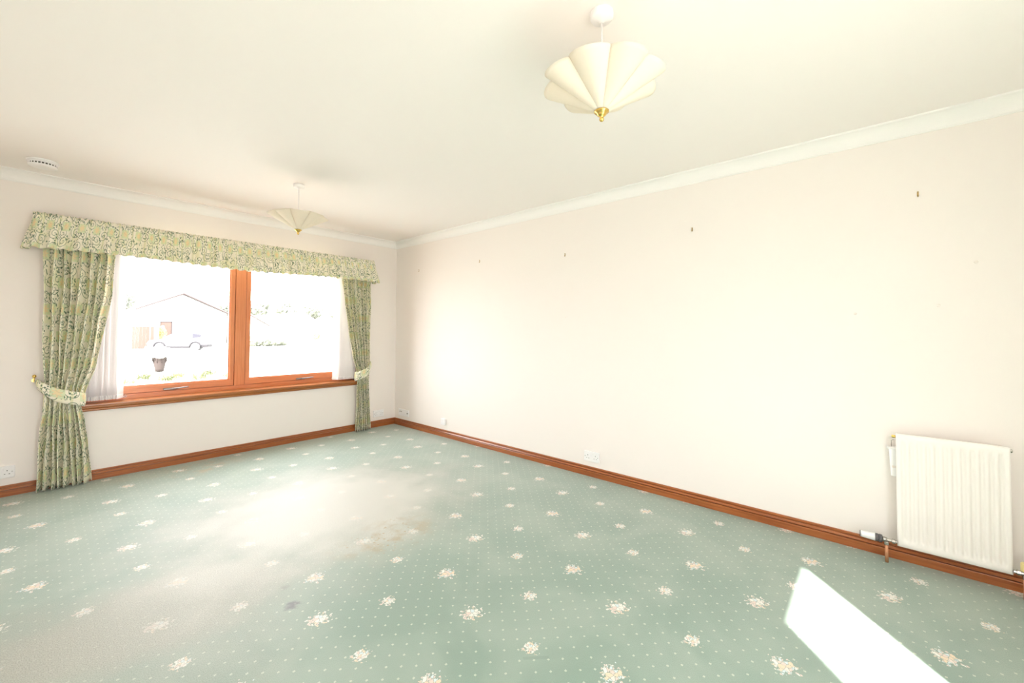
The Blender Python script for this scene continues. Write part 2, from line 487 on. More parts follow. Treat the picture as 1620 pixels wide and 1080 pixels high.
# back wall with a glazed door and a tall side light added for more daylight
DX0, DX1, DZ1 = 0.679, 1.275, 2.0
SX0, SX1, SZ0 = -0.36, 0.18, 0.35
w = MB()
YW = YB-0.10
fr = 0.09
w.box(XL-T, SX0-fr, YW, YB, -0.5, ZC).box(SX1+fr, DX0-fr-0.03, YW, YB, -0.5, ZC).box(DX1+fr+0.03, XR+T, YW, YB, -0.5, ZC)
w.box(SX0-fr, SX1+fr, YW, YB, -0.5, SZ0-fr).box(SX0-fr, SX1+fr, YW, YB, DZ1+fr, ZC)
w.box(DX0-fr-0.03, DX1+fr+0.03, YW, YB, -0.5, 0.0).box(DX0-fr-0.03, DX1+fr+0.03, YW, YB, DZ1+fr+0.03, ZC)
struct(w, 'wall_back', 'wall', 'magnolia wall behind the camera with a glazed door', 'wall')

SK = [(0, 0), (0.020, 0), (0.020, 0.040), (0.0185, 0.043), (0.005, 0.0435), (0.005, 0.0495), (0.018, 0.050), (0.011, 0.061), (0.003, 0.0615), (0.003, 0.0675), (0.0105, 0.068), (0.0105, 0.075), (0.007, 0.079), (0, 0.079)]
struct(MB().extrude(SK, (XL, YF, 0), (XR, YF, 0), (0, -1, 0), 1, 1), 'baseboard_front', 'skirt_x', 'varnished brown skirting board under the window', 'skirting')
struct(MB().extrude(SK, (XR, YF, 0), (XR, YB, 0), (-1, 0, 0), 1, 1), 'baseboard_right', 'skirt_y', 'varnished brown skirting board along the radiator wall', 'skirting')
struct(MB().extrude(SK, (XL, YB, 0), (XL, YF, 0), (1, 0, 0), 1, 1), 'baseboard_left', 'skirt_y', 'varnished brown skirting board on the left wall', 'skirting')
struct(MB().extrude(SK, (XR, YB, 0), (DX1+0.14, YB, 0), (0, 1, 0), 1, 0), 'baseboard_back', 'skirt_x', 'varnished brown skirting board on the back wall', 'skirting')
CV = [(0, -0.08), (0.006, -0.08), (0.008, -0.074)]
for k in range(0, 11):
    a = k/10*PI/2
    CV.append((0.076-0.066*math.cos(a), -0.0736+0.0636*math.sin(a)))
CV += [(0.080, -0.008), (0.083, -0.0065), (0.083, 0.0), (0, 0.0)]
for i, (p0, p1, n, lab) in enumerate([((XL, YF, ZC), (XR, YF, ZC), (0, -1, 0), 'white plaster coving above the window'), ((XR, YF, ZC), (XR, YB, ZC), (-1, 0, 0), 'white plaster coving along the long right wall'), ((XL, YB, ZC), (XL, YF, ZC), (1, 0, 0), 'white plaster coving along the left wall'), ((XR, YB, ZC), (XL, YB, ZC), (0, 1, 0), 'white plaster coving along the back wall')]):
    struct(MB().extrude(CV, p0, p1, n, 1, 1), 'trim_%d' % (i+1), 'cornice', lab, 'coving')

# ------------------------------------------------------------------ main window
FY = 4.90                                   # front plane of the frame
win = thing('window_1', 'wide two-pane window with orange-brown wooden frame', 'window', kind='structure')
MB().box(WX0, WX1, FY, FY+0.09, 0.621, 0.662).build('bottom_rail', 'win_x', win)
MB().box(WX0, WX1, FY, FY+0.09, 1.97, WZ1).build('head_rail', 'win_x', win)
MB().box(WX0, WX0+0.06, FY, FY+0.09, 0.662, 1.97).build('jamb', 'win_z', win)
MB().box(WX1-0.06, WX1, FY, FY+0.09, 0.662, 1.97).build('jamb', 'win_z', win)
MB().bbox(1.309, 1.402, FY-0.012, FY+0.09, 0.662, 1.97, 0.004).build('mullion', 'win_z', win)
MB().box(WX0, WX1, FY+0.09, YF+T+0.04, 0.60, 0.621).build('outer_sill', 'win_x', win)
for k, (a, b, hx) in enumerate([(WX0+0.064, 1.305, 0.80), (1.406, WX1-0.064, 1.955)]):
    z0, z1 = 0.667, 1.966
    sw = 0.036
    sh = MB()
    sh.box(a, b, FY-0.004, FY+0.06, z0, z0+0.056)
    sh.box(a, b, FY-0.004, FY+0.06, z1-0.056, z1)
    # rebated rear lip closes the gap to the outer frame
    sh.box(a-0.0035, b+0.0035, FY+0.016, FY+0.055, z0-0.0045, z0).box(a-0.0035, b+0.0035, FY+0.016, FY+0.055, z1, z1+0.0035)
    sh.box(a-0.0035, a, FY+0.016, FY+0.055, z0, z1).box(b, b+0.0035, FY+0.016, FY+0.055, z0, z1)
    sash = sh.build('sash', 'win_x', win)
    MB().box(a, a+sw, FY-0.004, FY+0.06, z0+0.056, z1-0.056).build('stile', 'win_z', sash)
    MB().box(b-sw, b, FY-0.004, FY+0.06, z0+0.056, z1-0.056).build('stile', 'win_z', sash)
    MB().box(a+sw-0.004, b-sw+0.004, FY+0.030, FY+0.034, z0+0.052, z1-0.052).build('pane', 'glass', sash)
    bd = MB()
    bd.box(a+sw, b-sw, FY+0.014, FY+0.029, z0+0.056, z0+0.066).box(a+sw, b-sw, FY+0.014, FY+0.029, z1-0.066, z1-0.056)
    bd.box(a+sw, a+sw+0.010, FY+0.014, FY+0.029, z0+0.066, z1-0.066).box(b-sw-0.010, b-sw, FY+0.014, FY+0.029, z0+0.066, z1-0.066)
    bd.build('glazing_bead', 'win_x', sash)
    h = MB()
    h.bbox(hx-0.045, hx+0.045, FY-0.016, FY-0.004, z0+0.004, z0+0.022, 0.004)
    h.lathe([(0.010, FY-0.032), (0.011, FY-0.028), (0.009, FY-0.016)], (hx+0.02, 0, z0+0.013), 'y', 12)
    h.tube([(hx+0.02, FY-0.028, z0+0.013), (hx+0.06, FY-0.034, z0+0.016), (hx+0.11, FY-0.036, z0+0.021), (hx+0.135, FY-0.034, z0+0.022)], [0.009, 0.008, 0.0065, 0.005])
    tag(h.build('handle', 'steel_dark', sash), 'grey metal casement handle')
tr = MB()
SP = [(0, 0.0), (0.147, 0.0), (0.151, 0.003), (0.152, 0.012), (0.151, 0.020), (0.146, 0.024), (0, 0.024)]
tr.extrude([(d, z+0.597) for d, z in SP], (0.195, FY, 0), (2.605, FY, 0), (0, -1, 0))
sl = struct(tr, 'trim_5', 'sill', 'varnished brown window sill board', 'window sill')
MB().extrude([(0.0, 0.562), (0.022, 0.562), (0.026, 0.568), (0.026, 0.578), (0.034, 0.590), (0.034, 0.597), (0, 0.597)], (0.205, YF, 0), (2.595, YF, 0), (0, -1, 0)).build('sill_moulding', 'sill', sl)

# glazed door and added side light in the back wall (behind the camera)
door = thing('door_1', 'glazed white door behind the camera', 'door', kind='structure')
d = MB()
ya, yb = YB-0.05, YB-0.004
d.box(DX0-fr, DX0, ya, yb, 0.02, DZ1+fr).box(DX1, DX1+fr, ya, yb, 0.02, DZ1+fr).box(DX0, DX1, ya, yb, DZ1, DZ1+fr).box(DX0, DX1, ya, yb, 0.02, 0.12)
d.build('door_leaf', 'white_plastic', door)
MB().box(DX0-0.003, DX1+0.003, YB-0.030, YB-0.026, 0.117, DZ1+0.003).build('pane', 'glass', door)
d = MB()
d.box(DX0-fr-0.03, DX0-fr-0.002, YW+0.001, YB+0.004, 0.0, DZ1+fr+0.03).box(DX1+fr+0.002, DX1+fr+0.03, YW+0.001, YB+0.004, 0.0, DZ1+fr+0.03).box(DX0-fr-0.002, DX1+fr+0.002, YW+0.001, YB+0.004, DZ1+fr+0.002, DZ1+fr+0.03)
d.build('door_frame', 'white_plastic', door)
w2 = thing('added_fill_window', 'added tall white side window behind the camera for extra daylight', 'window', kind='structure')  # unseen window added for sky fill and sun bounce
d = MB()
d.box(SX0-fr, SX0, ya, yb, SZ0-fr, DZ1+fr).box(SX1, SX1+fr, ya, yb, SZ0-fr, DZ1+fr).box(SX0, SX1, ya, yb, DZ1, DZ1+fr).box(SX0, SX1, ya, yb, SZ0-fr, SZ0)
d.build('frame', 'white_plastic', w2)
MB().box(SX0-0.003, SX1+0.003, YB-0.030, YB-0.026, SZ0-0.003, DZ1+0.003).build('pane', 'glass', w2)

# ------------------------------------------------------------------ vertical blind: two bunched stacks on one rail
vb = thing('vertical_blind', 'white vertical louvre blind drawn back to both sides of the window', 'blind', (1.40, 4.835, 0.63))
MB().bbox(0.235-1.40, 2.565-1.40, -0.02, 0.02, 1.335, 1.375, 0.004).build('headrail', 'white_plastic', vb)
LZ0, LZ1 = 0.012, 1.33
def louvre_mesh():
    m = MB()
    m.grid(lambda u, v: ((u-0.5)*0.089, 0.004*math.sin(u*PI), LZ0+(LZ1-LZ0)*v), 4, 1)
    return m
lproto = None
for (x0, x1, n, ang) in [(0.262, 0.462, 13, 62), (2.335, 2.54, 13, 118)]:
    for k in range(n):
        x = x0+(x1-x0)*k/(n-1)
        if lproto is None:
            o = louvre_mesh().build('louvre', 'louvre', vb); lproto = o
            wproto = MB().box(-0.043, 0.043, -0.002, 0.006, LZ0-0.002, LZ0+0.030).build('bottom_weight', 'white_plastic', o)
            tag(wproto, 'white plastic weight')
        else:
            o = lproto.copy(); COL.objects.link(o); o.parent = vb
            c = wproto.copy(); COL.objects.link(c); c.parent = o
        o.location = (x-1.40, random.uniform(-0.003, 0.003), 0)
        o.rotation_euler = (0, 0, math.radians(ang+random.uniform(-5, 5)))
for (x0, x1) in [(0.225, 0.50), (2.30, 2.575)]:
    ch = MB()
    for s_ in (-1, 1):
        pts = []
        for k in range(40):
            t = k/39
            pts.append((x0-1.40+(x1-x0)*t, s_*0.036, LZ0+0.020-0.016*abs(math.sin(t*PI*12))))
        ch.tube(pts, 0.0016, 5)
    ch.build('link_chain', 'white_plastic', vb)

# ------------------------------------------------------------------ valance and curtains
VX0, VX1 = -0.045, 2.72
vl = MB()
DEP = 0.118
def val(u, v):
    # path: left return, front, right return
    z = 2.098-0.275*v
    fl_ = 0.045*v**1.3
    x0, x1 = VX0-fl_, VX1+fl_*1.3
    yf = YF-DEP-0.028*v
    L = (x1-x0)+2*DEP
    s_ = u*L
    t = u*150*PI*2/2
    if s_ < DEP: x, y, nx, ny = x0, YF-0.003-(YF-0.003-yf)*(s_/DEP), -1, 0
    elif s_ > L-DEP: x, y, nx, ny = x1, yf+(YF-0.003-yf)*((s_-(L-DEP))/DEP), 1, 0
    else: x, y, nx, ny = x0+s_-DEP, yf, 0, -1
    tight = math.sin(u*2*PI*95)*0.007*max(0, 1-v*2.6)
    soft = (math.sin(u*2*PI*41+1.3*math.sin(u*17))*0.018+math.sin(u*2*PI*23+2)*0.010)*min(1, 0.15+v*1.2)
    ruff = tight+soft
    if v < 0.02: z += 0.003*math.sin(u*2*PI*95)
    z += 0.004*math.sin(u*2*PI*41+0.6)*v+0.012*math.sin(u*PI*3)*v
    y2 = min(y+ny*ruff, YF-0.002)
    return (x+nx*ruff, y2, z)
vl.grid(val, 900, 14, lambda u, v: (u*6.2, (1-v)*0.30+2.0))
vobj = vl.build('curtain_valance', 'chintz')
solidify(vobj, 0.002)
tag(vobj, 'long gathered floral fabric valance across the top of the window', 'valance')

def lerp_tab(tab, z):
    if z >= tab[0][0]: return tab[0][1]
    for (za, a), (zb, b) in zip(tab, tab[1:]):
        if zb <= z <= za:
            t = (za-z)/(za-zb); t = t*t*(3-2*t)*0.5+t*0.5
            return a+(b-a)*t
    return tab[-1][1]
def curtain(name, left, right, label, nf, ph, pulled):
    m = MB()
    Z0, Z1 = 0.012, 2.04
    rnd = random.Random(3+nf)
    offs = [rnd.uniform(-0.35, 0.35) for _ in range(40)]
    def fn(u, v):
        z = Z1+(Z0-Z1)*v
        a, b = lerp_tab(left, z), lerp_tab(right, z)
        wd = b-a
        uu = u+0.012*math.sin(u*2*PI*2.3+ph)
        th = 2*PI*nf*uu+ph
        k = int(uu*nf) % 40
        waist = math.exp(-((z-0.68)/0.13)**2)
        amp = 0.041*(0.75+0.5*offs[k]*math.sin(PI*(uu*nf % 1)))*(1-0.55*waist)
        if z > 1.75: amp *= 0.8
        if z < 0.5: amp *= 1.0+0.25*(0.5-z)
        fold = (2.0*abs(math.sin(th/2))-1.1)*1.35+0.25*math.sin(th+0.6)+0.10*math.sin(3*th+z*2)
        x = a+wd*u+0.010*math.sin(th*1.0+1.1)*(1-waist)+0.004*math.sin(z*9+u*20)
        y = 4.722-amp*fold-0.020*waist
        zz = z
        if v > 0.995: zz += 0.006*math.sin(th+0.5)
        return (x, min(y, 4.790), zz)
    m.grid(fn, nf*18, 90, lambda u, v: (u*1.35, (1-v)*2.03))
    o = m.build(name, 'chintz')
    solidify(o, 0.002)
    tag(o, label, 'curtain', 'floral curtains')
    return o
curtain('curtain', [(2.04, -0.006), (1.80, -0.002), (1.32, 0.006), (0.80, 0.024), (0.66, 0.030), (0.47, 0.016), (0.24, 0.008), (0.0, 0.0)],
        [(2.04, 0.397), (1.81, 0.392), (1.54, 0.376), (1.23, 0.340), (1.13, 0.326), (0.95, 0.300), (0.74, 0.245), (0.63, 0.222), (0.50, 0.245), (0.32, 0.266), (0.0, 0.288)],
        'wide green and cream floral curtain left of the window, gathered by its tie-back', 8, 0.4, 1)
curtain('curtain', [(2.04, 2.322), (1.84, 2.332), (1.55, 2.366), (1.25, 2.420), (0.94, 2.474), (0.675, 2.534), (0.33, 2.542), (0.0, 2.521)],
        [(2.04, 2.703), (1.80, 2.700), (1.25, 2.694), (0.94, 2.700), (0.65, 2.688), (0.31, 2.707), (0.0, 2.722)],
        'narrow green and cream floral curtain right of the window, nearer the room corner', 7, 1.9, -1)

def tieback(cx, side, label, xw):
    # side -1: hook on the left of the curtain, +1: hook on the right; xw = half width of the gathered cloth
    m = MB()
    N = 64
    def ring(u):
        a = 2*PI*u
        c, s_ = math.cos(a), math.sin(a)
        x = xw*c
        y = -0.062*s_ if s_ > 0 else 0.018*-s_
        return x, y, c
    def fn(u, v):
        x, y, c = ring(u)
        q = -c*side               # -1 at the hook side, +1 at the far side
        zc = 0.715-0.045*q+0.055*max(0, -q)**2
        hh = 0.052-0.020*max(0, -q)**2
        bul = 0.006*math.sin(PI*v)
        r = math.hypot(x, y) or 1
        return (cx+x*(1+bul/r), 4.712+y*(1+bul/r), zc+hh*(1-2*v))
    m.grid(fn, N, 5, lambda u, v: (u*0.8, 0.11*(1-v)+0.03))
    # tongue of cloth running up to the wall hook
    xe = cx+side*xw
    hx = xe+side*0.020
    def fn2(u, v):
        x = xe-side*0.012+(hx-xe+side*0.012)*u
        y = 4.712+0.062*u
        z = 0.80+0.035*u+(0.030-0.014*u)*(1-2*v)
        return (x, y, z)
    m.grid(fn2, 6, 2, lambda u, v: (u*0.1, 0.05*(1-v)))
    o = m.build('curtain_tieback', 'chintz_band')
    solidify(o, 0.005, 1.0)
    tag(o, label, 'tie-back', 'curtain tie-backs')
    h = MB()
    ho = thing('tieback_hook', 'small brass tie-back hook on the wall %s' % ('beside the wide left curtain' if side < 0 else 'behind the narrow right curtain'), 'hook', (hx, YF, 0.835), 0, 'brass tie-back hooks')
    MB().lathe([(0.014, -0.005), (0.014, -0.001), (0.010, -0.0002)], (0, 0, 0), 'y', 16).build('wall_plate', 'brass', ho)
    MB().tube([(0, -0.004, 0), (0, -0.020, -0.006), (0, -0.030, 0.004), (0, -0.031, 0.022)], 0.003).build('stem', 'brass', ho)
    MB().lathe([(0.002, 0.020), (0.009, 0.024), (0.012, 0.033), (0.009, 0.042), (0.002, 0.046)], (0, -0.031, 0), 'z', 14).build('knob', 'brass', ho)
tieback(0.122, -1, 'floral cloth tie-back around the wide left curtain', 0.122)
tieback(2.615, 1, 'floral cloth tie-back around the narrow right curtain', 0.096)

# ------------------------------------------------------------------ pendant lamps
def pendant(loc, label, rot):
    t = thing('pendant_lamp', label, 'lamp', loc, rot, 'matching pendant lamps')
    # origin at the ceiling
    MB().lathe([(0.041, 0.0), (0.042, -0.006), (0.041, -0.022), (0.036, -0.028), (0.012, -0.031), (0.006, -0.040)], n=28).build('ceiling_rose', 'white_plastic', t)
    MB().tube([(0, 0, -0.036), (0, 0, -0.15), (0, 0, -0.262)], 0.0028, 8).build('flex', 'white_plastic', t)
    lh = MB().lathe([(0.008, -0.262), (0.018, -0.268), (0.019, -0.320), (0.014, -0.325)], n=16).build('lamp_holder', 'white_plastic', t)
    MB().lathe([(0.004, -0.325), (0.004, -0.362)], n=8).build('rod', 'brass', lh)
    z0, r0 = -0.368, 0.016
    zr, rr = -0.245, 0.180
    sh = MB().lathe([(r0+0.004, z0+0.001), (r0+0.006, z0+0.004), (r0+0.004, z0+0.008)], n=20).build('shade', 'brass', t)
    tag(sh, 'cream paper shade of eight rounded fan panels')
    n = 8
    a2 = PI/n*1.04
    def fn(u, v):
        a = (u*2-1)*a2
        bul = math.cos((u*2-1)*PI/2)
        reach = 1+0.13*bul**0.8
        s_ = v*reach
        r = r0+(rr-r0)*s_
        z = z0+(zr-z0)*s_
        off = 0.042*v*bul
        nx, nz = math.sin(math.atan2(rr, zr-z0)-PI/2), -math.cos(0.5)
        r += off*0.45; z -= off*0.75
        return (r*math.cos(a), r*math.sin(a), z)
    proto = None
    for k in range(n):
        if proto is None:
            o = MB().grid(fn, 16, 14).build('panel', 'shade', sh); solidify(o, 0.0012); proto = o
        else:
            o = proto.copy(); COL.objects.link(o); o.parent = sh
        o.rotation_euler = (0, 0, 2*PI*k/n)
    f = MB().lathe([(0.005, z0+0.004), (0.027, z0+0.002), (0.026, z0-0.002), (0.018, z0-0.006), (0.016, z0-0.012), (0.010, z0-0.017), (0.006, z0-0.020), (0.008, z0-0.025), (0.009, z0-0.029), (0.006, z0-0.034), (0.001, z0-0.037)], n=24)
    tag(f.build('finial', 'brass', t), 'polished brass finial')
    return t
base_ang = math.atan2(-0.735, -1.329)
pendant((1.329, 0.735, ZC), 'large-looking cream fan-panel pendant lamp, the one nearer the radiator', base_ang-math.radians(13.5))
pendant((1.347, 3.467, ZC), 'cream fan-panel pendant lamp hanging near the window', math.atan2(-3.467, -1.347)+math.radians(4))

# ------------------------------------------------------------------ smoke alarm
sa = thing('smoke_alarm', 'round white smoke alarm on the ceiling above the left curtain', 'smoke alarm', (-0.012, 4.365, ZC))
MB().lathe([(0.078, 0.0), (0.080, -0.004), (0.079, -0.010)], n=40).build('base', 'white_plastic', sa)
MB().lathe([(0.075, -0.010), (0.075, -0.020), (0.072, -0.022)], n=40).build('body', 'white_plastic', sa)
MB().lathe([(0.068, -0.022), (0.068, -0.033)], n=40).build('vent_ring', 'slot', sa)
fin = None
for k in range(26):
    if fin is None: o = fin = MB().box(0.0675, 0.072, -0.0025, 0.0025, -0.034, -0.0215).build('vent_bar', 'white_plastic', sa)
    else: o = fin.copy(); COL.objects.link(o); o.parent = sa
    o.rotation_euler = (0, 0, 2*PI*k/26)
MB().lathe([(0.073, -0.0335), (0.071, -0.040), (0.050, -0.046), (0.012, -0.048), (0.001, -0.048)], n=40).build('cover', 'white_plastic', sa)

# ------------------------------------------------------------------ sockets
def socket(loc, rz, label, wd=0.148, gangs=2):
    t = thing('double_socket', label, 'socket', loc, rz, 'white wall sockets')
    # local: plate in XZ, facing -Y
    MB().bbox(-wd/2, wd/2, -0.012, -0.0005, -0.043, 0.043, 0.003).build('plate', 'white_plastic', t)
    for s_ in (-1, 1):
        x = s_*0.036
        MB().box(x-0.002, x+0.002, -0.0125, -0.0115, 0.006, 0.015).build('earth_slot', 'slot', t)
        for q in (-1, 1):
            MB().box(x+q*0.011-0.0035, x+q*0.011+0.0035, -0.0125, -0.0115, -0.016, -0.012).build('pin_slot', 'slot', t)
        MB().bbox(x*0.35-0.007, x*0.35+0.007, -0.016, -0.0115, 0.014, 0.030, 0.0015, 1).build('rocker_switch', 'white_plastic', t)
        MB().lathe([(0.0035, -0.0128), (0.0035, -0.0115)], (s_*0.060, 0, 0.0), 'y', 10).build('screw', 'chrome', t)
    return t
socket((-0.171, YF, 0.176), 0, 'white double socket left of the wide curtain at the picture edge')
socket((2.885, YF, 0.167), 0, 'white double socket between the narrow right curtain and the room corner')
socket((XR, 1.818, 0.166), -PI/2, 'white double socket midway along the long right wall')
# aerial and telephone plate near the corner
t = thing('aerial_plate', 'wide white outlet plate on the right wall close to the corner', 'outlet plate', (XR, 4.585, 0.168), -PI/2)
MB().bbox(-0.112, 0.112, -0.011, -0.0005, -0.043, 0.043, 0.003).build('plate', 'white_plastic', t)
MB().bbox(-0.012, 0.060, -0.015, -0.0105, -0.020, 0.020, 0.002, 1).build('module', 'white_plastic', t)
for x in (-0.075, -0.045):
    MB().lathe([(0.007, -0.018), (0.008, -0.0105)], (x, 0, 0.012), 'y', 14).build('aerial_port', 'chrome', t)
MB().box(0.075, 0.092, -0.0117, -0.0107, -0.008, 0.008).build('line_port', 'slot', t)
for x in (-0.10, 0.10):
    MB().lathe([(0.0035, -0.012), (0.0035, -0.0108)], (x, 0, 0), 'y', 10).build('screw', 'chrome', t)
t = thing('junction_box', 'small raised white junction box low on the right wall near the corner', 'junction box', (XR, 3.778, 0.174), -PI/2)
MB().bbox(-0.035, 0.035, -0.026, -0.0005, -0.036, 0.036, 0.004).build('box', 'white_plastic', t)
MB().box(-0.030, 0.030, -0.0275, -0.0255, -0.002, 0.002).build('cover_seam', 'white_plastic', t)

# ------------------------------------------------------------------ picture hooks and filled holes
hooks = [(4.301, 1.987, 'thin nail-like picture hook on the right wall, the one nearest the corner', 0.7), (3.21, 1.990, 'small brass picture hook on the right wall, second from the corner', 1.0), (2.101, 1.929, 'bent brass picture hook on the right wall, third from the corner', 1.0), (0.989, 1.985, 'brass picture hook on the right wall, fourth from the corner', 1.0), (-0.193, 1.992, 'brass picture hook high above the radiator', 1.0)]
for y, z, lab, k in hooks:
    t = thing('picture_hook', lab, 'hook', (XR, y, z), 0, 'brass picture hooks')
    MB().box(-0.0016, -0.0002, -0.0035*k, 0.0035*k, -0.010, 0.014).build('back_strip', 'dull_brass', t)
    MB().tube([(-0.001, 0, -0.009), (-0.004, 0, -0.014), (-0.009, 0, -0.013), (-0.011, 0, -0.006)], 0.0024*k, 6).build('hook', 'dull_brass', t)
    MB().tube([(0.001, 0, 0.006), (-0.010, 0, 0.013)], [0.0014, 0.0014], 6).build('nail', 'dull_brass', t)
for y, z, r in [(2.092, 1.359, 0.006), (0.076, 1.347, 0.008), (-0.264, 1.383, 0.008), (-0.40, 1.60, 0.008)]:
    MB().lathe([(r, 0.0), (r*0.9, -0.0012), (r*0.3, -0.0016)], (XR, y, z), 'x', 14).build('filled_hole', 'plaster', WR)

# ------------------------------------------------------------------ radiator
RY0, RY1, RZ0, RZ1 = -0.486, -0.086, 0.098, 0.694
RXF, RXB = 3.040, 3.072
rad = thing('radiator', 'cream fluted panel radiator with valves on the right wall', 'radiator', (XR, (RY0+RY1)/2, RZ0))
def P(o, x, y, z): return (x-XR, y-(RY0+RY1)/2, z-RZ0)
H2 = RZ1-RZ0; WY = RY1-RY0
nfl = 12
def panel(u, v):
    y = WY*(u-0.5); z = H2*v
    m = 0.020
    fx = RXF
    zz = min(v, 1-v)*H2; yy = min(u, 1-u)*WY
    e = 0.008
    # rounded rim
    rim = 0.0
    for dd in (zz, yy):
        if dd < e: rim = max(rim, 0.006*(1-math.sqrt(max(0, 1-(1-dd/e)**2))))
    body = max(0, min(1, (zz-0.030)/0.018))
    body = body*body*(3-2*body)
    s_ = (u-0.035)/(0.93)*nfl
    fl_ = 0.0
    if 0 < s_ < nfl:
        f = s_ % 1
        fl_ = 0.5-0.5*math.cos(2*PI*f)
        fl_ = min(1, max(0, (fl_-0.12)*1.3))
    return (fx-XR+rim+0.0085*fl_*body, y, z)
pn = MB()
NU, NV = nfl*14, 60
pn.grid(panel, NU, NV)
ob = pn.build('front_panel', 'radiator', rad); ob.location = (0, 0, 0)
bk = MB()
bk.bbox(RXF+0.0125-XR, RXB-XR, -WY/2+0.001, WY/2-0.001, 0.001, H2-0.001, 0.004)
bk.build('rear_panel', 'radiator', rad)
for y in (-WY*0.3, WY*0.3):
    MB().box(RXB-XR, -0.0005, y-0.015, y+0.015, 0.08, H2-0.08).build('wall_bracket', 'radiator', rad)
MB().lathe([(0.0075, 0.0), (0.0075, 0.014), (0.006, 0.016)], P(0, 3.058, RY1, 0.676), 'y', 8, smooth=False).build('bleed_valve', 'brass', rad)
MB().lathe([(0.0085, 0.0), (0.0085, -0.006), (0.006, -0.008)], P(0, 3.058, RY0, 0.676), 'y', 8, smooth=False).build('blanking_plug', 'chrome', rad)
# thermostatic valve, axis along the wall
VX, VY, VZ = 3.036, -0.043, 0.120
tv = MB()
tv.lathe([(0.011, -0.003), (0.0135, 0.008), (0.0135, 0.016), (0.010, 0.018)], P(0, VX, VY, VZ), 'y', 16)
tv.lathe([(0.008, -0.043), (0.008, -0.036), (0.0125, -0.034), (0.0125, -0.022), (0.008, -0.020), (0.008, 0.0)], P(0, VX, VY, VZ), 'y', 8, smooth=False)
tv.lathe([(0.0105, -0.026), (0.0115, -0.024), (0.0115, -0.012), (0.0085, -0.009), (0.0085, 0.0)], P(0, VX, VY, VZ), 'z', 8, smooth=False)
tvo = tag(tv.build('thermostatic_valve', 'chrome', rad), 'nickel valve body')
MB().lathe([(0.0175, 0.016), (0.0205, 0.019), (0.0205, 0.030), (0.0185, 0.0315), (0.0185, 0.0335), (0.0205, 0.035), (0.0205, 0.046)], P(0, VX, VY, VZ), 'y', 24).build('collar', 'grey_plastic', tvo)
MB().lathe([(0.0205, 0.046), (0.0200, 0.050), (0.0165, 0.104), (0.0150, 0.107)], P(0, VX, VY, VZ), 'y', 24).build('head', 'white_plastic', tvo)
MB().lathe([(0.0165, 0.107), (0.0165, 0.110)], P(0, VX, VY, VZ), 'y', 24).build('end_cap', 'grey_plastic', tvo)
MB().tube([P(0, VX, VY, 0.001), P(0, VX, VY, 0.05), P(0, VX, VY, 0.097)], 0.0075, 14).build('pipe', 'copper', rad)
LY = -0.521
lv = MB()
lv.lathe([(0.008, 0.036), (0.008, 0.028), (0.0125, 0.026), (0.0125, 0.014), (0.008, 0.012), (0.008, 0.0)], P(0, VX, LY, VZ), 'y', 8, smooth=False)
lv.lathe([(0.0105, -0.026), (0.0115, -0.024), (0.0115, -0.012), (0.0095, -0.009), (0.0095, 0.010)], P(0, VX, LY, VZ), 'z', 8, smooth=False)
lvo = lv.build('lockshield_valve', 'chrome', rad)
MB().lathe([(0.0135, 0.010), (0.0150, 0.014), (0.0150, 0.046), (0.0130, 0.050)], P(0, VX, LY, VZ), 'z', 18).build('cap', 'yellow_cap', lvo)
MB().tube([P(0, VX, LY, 0.001), P(0, VX, LY, 0.05), P(0, VX, LY, 0.097)], 0.0075, 14).build('pipe', 'copper', rad)

# white humidifier trough hanging between radiator and wall
hm = thing('humidifier', 'white tapered container hung behind the left edge of the radiator', 'humidifier', (3.103, -0.10, 0.455))
def taper(x0, x1, ya0, yb0, ya1, yb1, z0, z1):
    m = MB(); b = 0
    m.v += [(x0, ya0, z0), (x1, ya0, z0), (x1, yb0, z0), (x0, yb0, z0), (x0, ya1, z1), (x1, ya1, z1), (x1, yb1, z1), (x0, yb1, z1)]
    for q in ((0, 3, 2, 1), (4, 5, 6, 7), (0, 1, 5, 4), (1, 2, 6, 5), (2, 3, 7, 6), (3, 0, 4, 7)): m.face(q)
    return m
o = taper(-0.022, 0.020, -0.04, 0.034, -0.04, 0.043, 0.0, 0.148).build('trough', 'white_plastic', hm)
bv = o.modifiers.new('round', 'BEVEL'); bv.width = 0.004; bv.segments = 2
MB().bbox(-0.026, 0.024, -0.042, 0.050, 0.146, 0.156, 0.003).build('rim', 'white_plastic', hm)
MB().tube([(0.0, 0.03, 0.15), (0.0, 0.03, 0.19), (-0.02, 0.02, 0.20)], 0.0015, 6).build('wire_hook', 'chrome', hm)
MB().bbox(-0.0235, -0.021, 0.012, 0.030, 0.046, 0.058, 0.001, 1).build('embossed_leaf', 'plaster', hm)

# ------------------------------------------------------------------ outdoors
M['render'] = plain('white_render', (0.62, 0.60, 0.56), 0.9, 0.04, 2)
M['rooftile'] = plain('grey_roof_tiles', (0.10, 0.09, 0.085), 0.85, 0.1, 3)
M['fascia'] = plain('brown_fascia', (0.020, 0.012, 0.012), 0.6)
M['brown_door'] = plain('brown_stained_boards', (0.055, 0.030, 0.022), 0.6, 0.1, 8)
M['darkpane'] = plain('dark_glazing', (0.025, 0.025, 0.03), 0.1)
M['carpaint'] = plain('silver_car_paint', (0.30, 0.31, 0.34), 0.35, 0.02, Metallic=0.0)
M['carglass'] = plain('car_glass', (0.02, 0.02, 0.028), 0.5, Specular_IOR_Level=0.1)
M['tyre'] = plain('black_rubber', (0.012, 0.011, 0.014), 0.8)
M['alloy'] = plain('alloy_wheel', (0.50, 0.50, 0.52), 0.35)
M['redlens'] = plain('red_lens', (0.14, 0.05, 0.04), 0.2)
M['wicker'] = plain('brown_wicker', (0.022, 0.014, 0.012), 0.8, 0.3, 60)
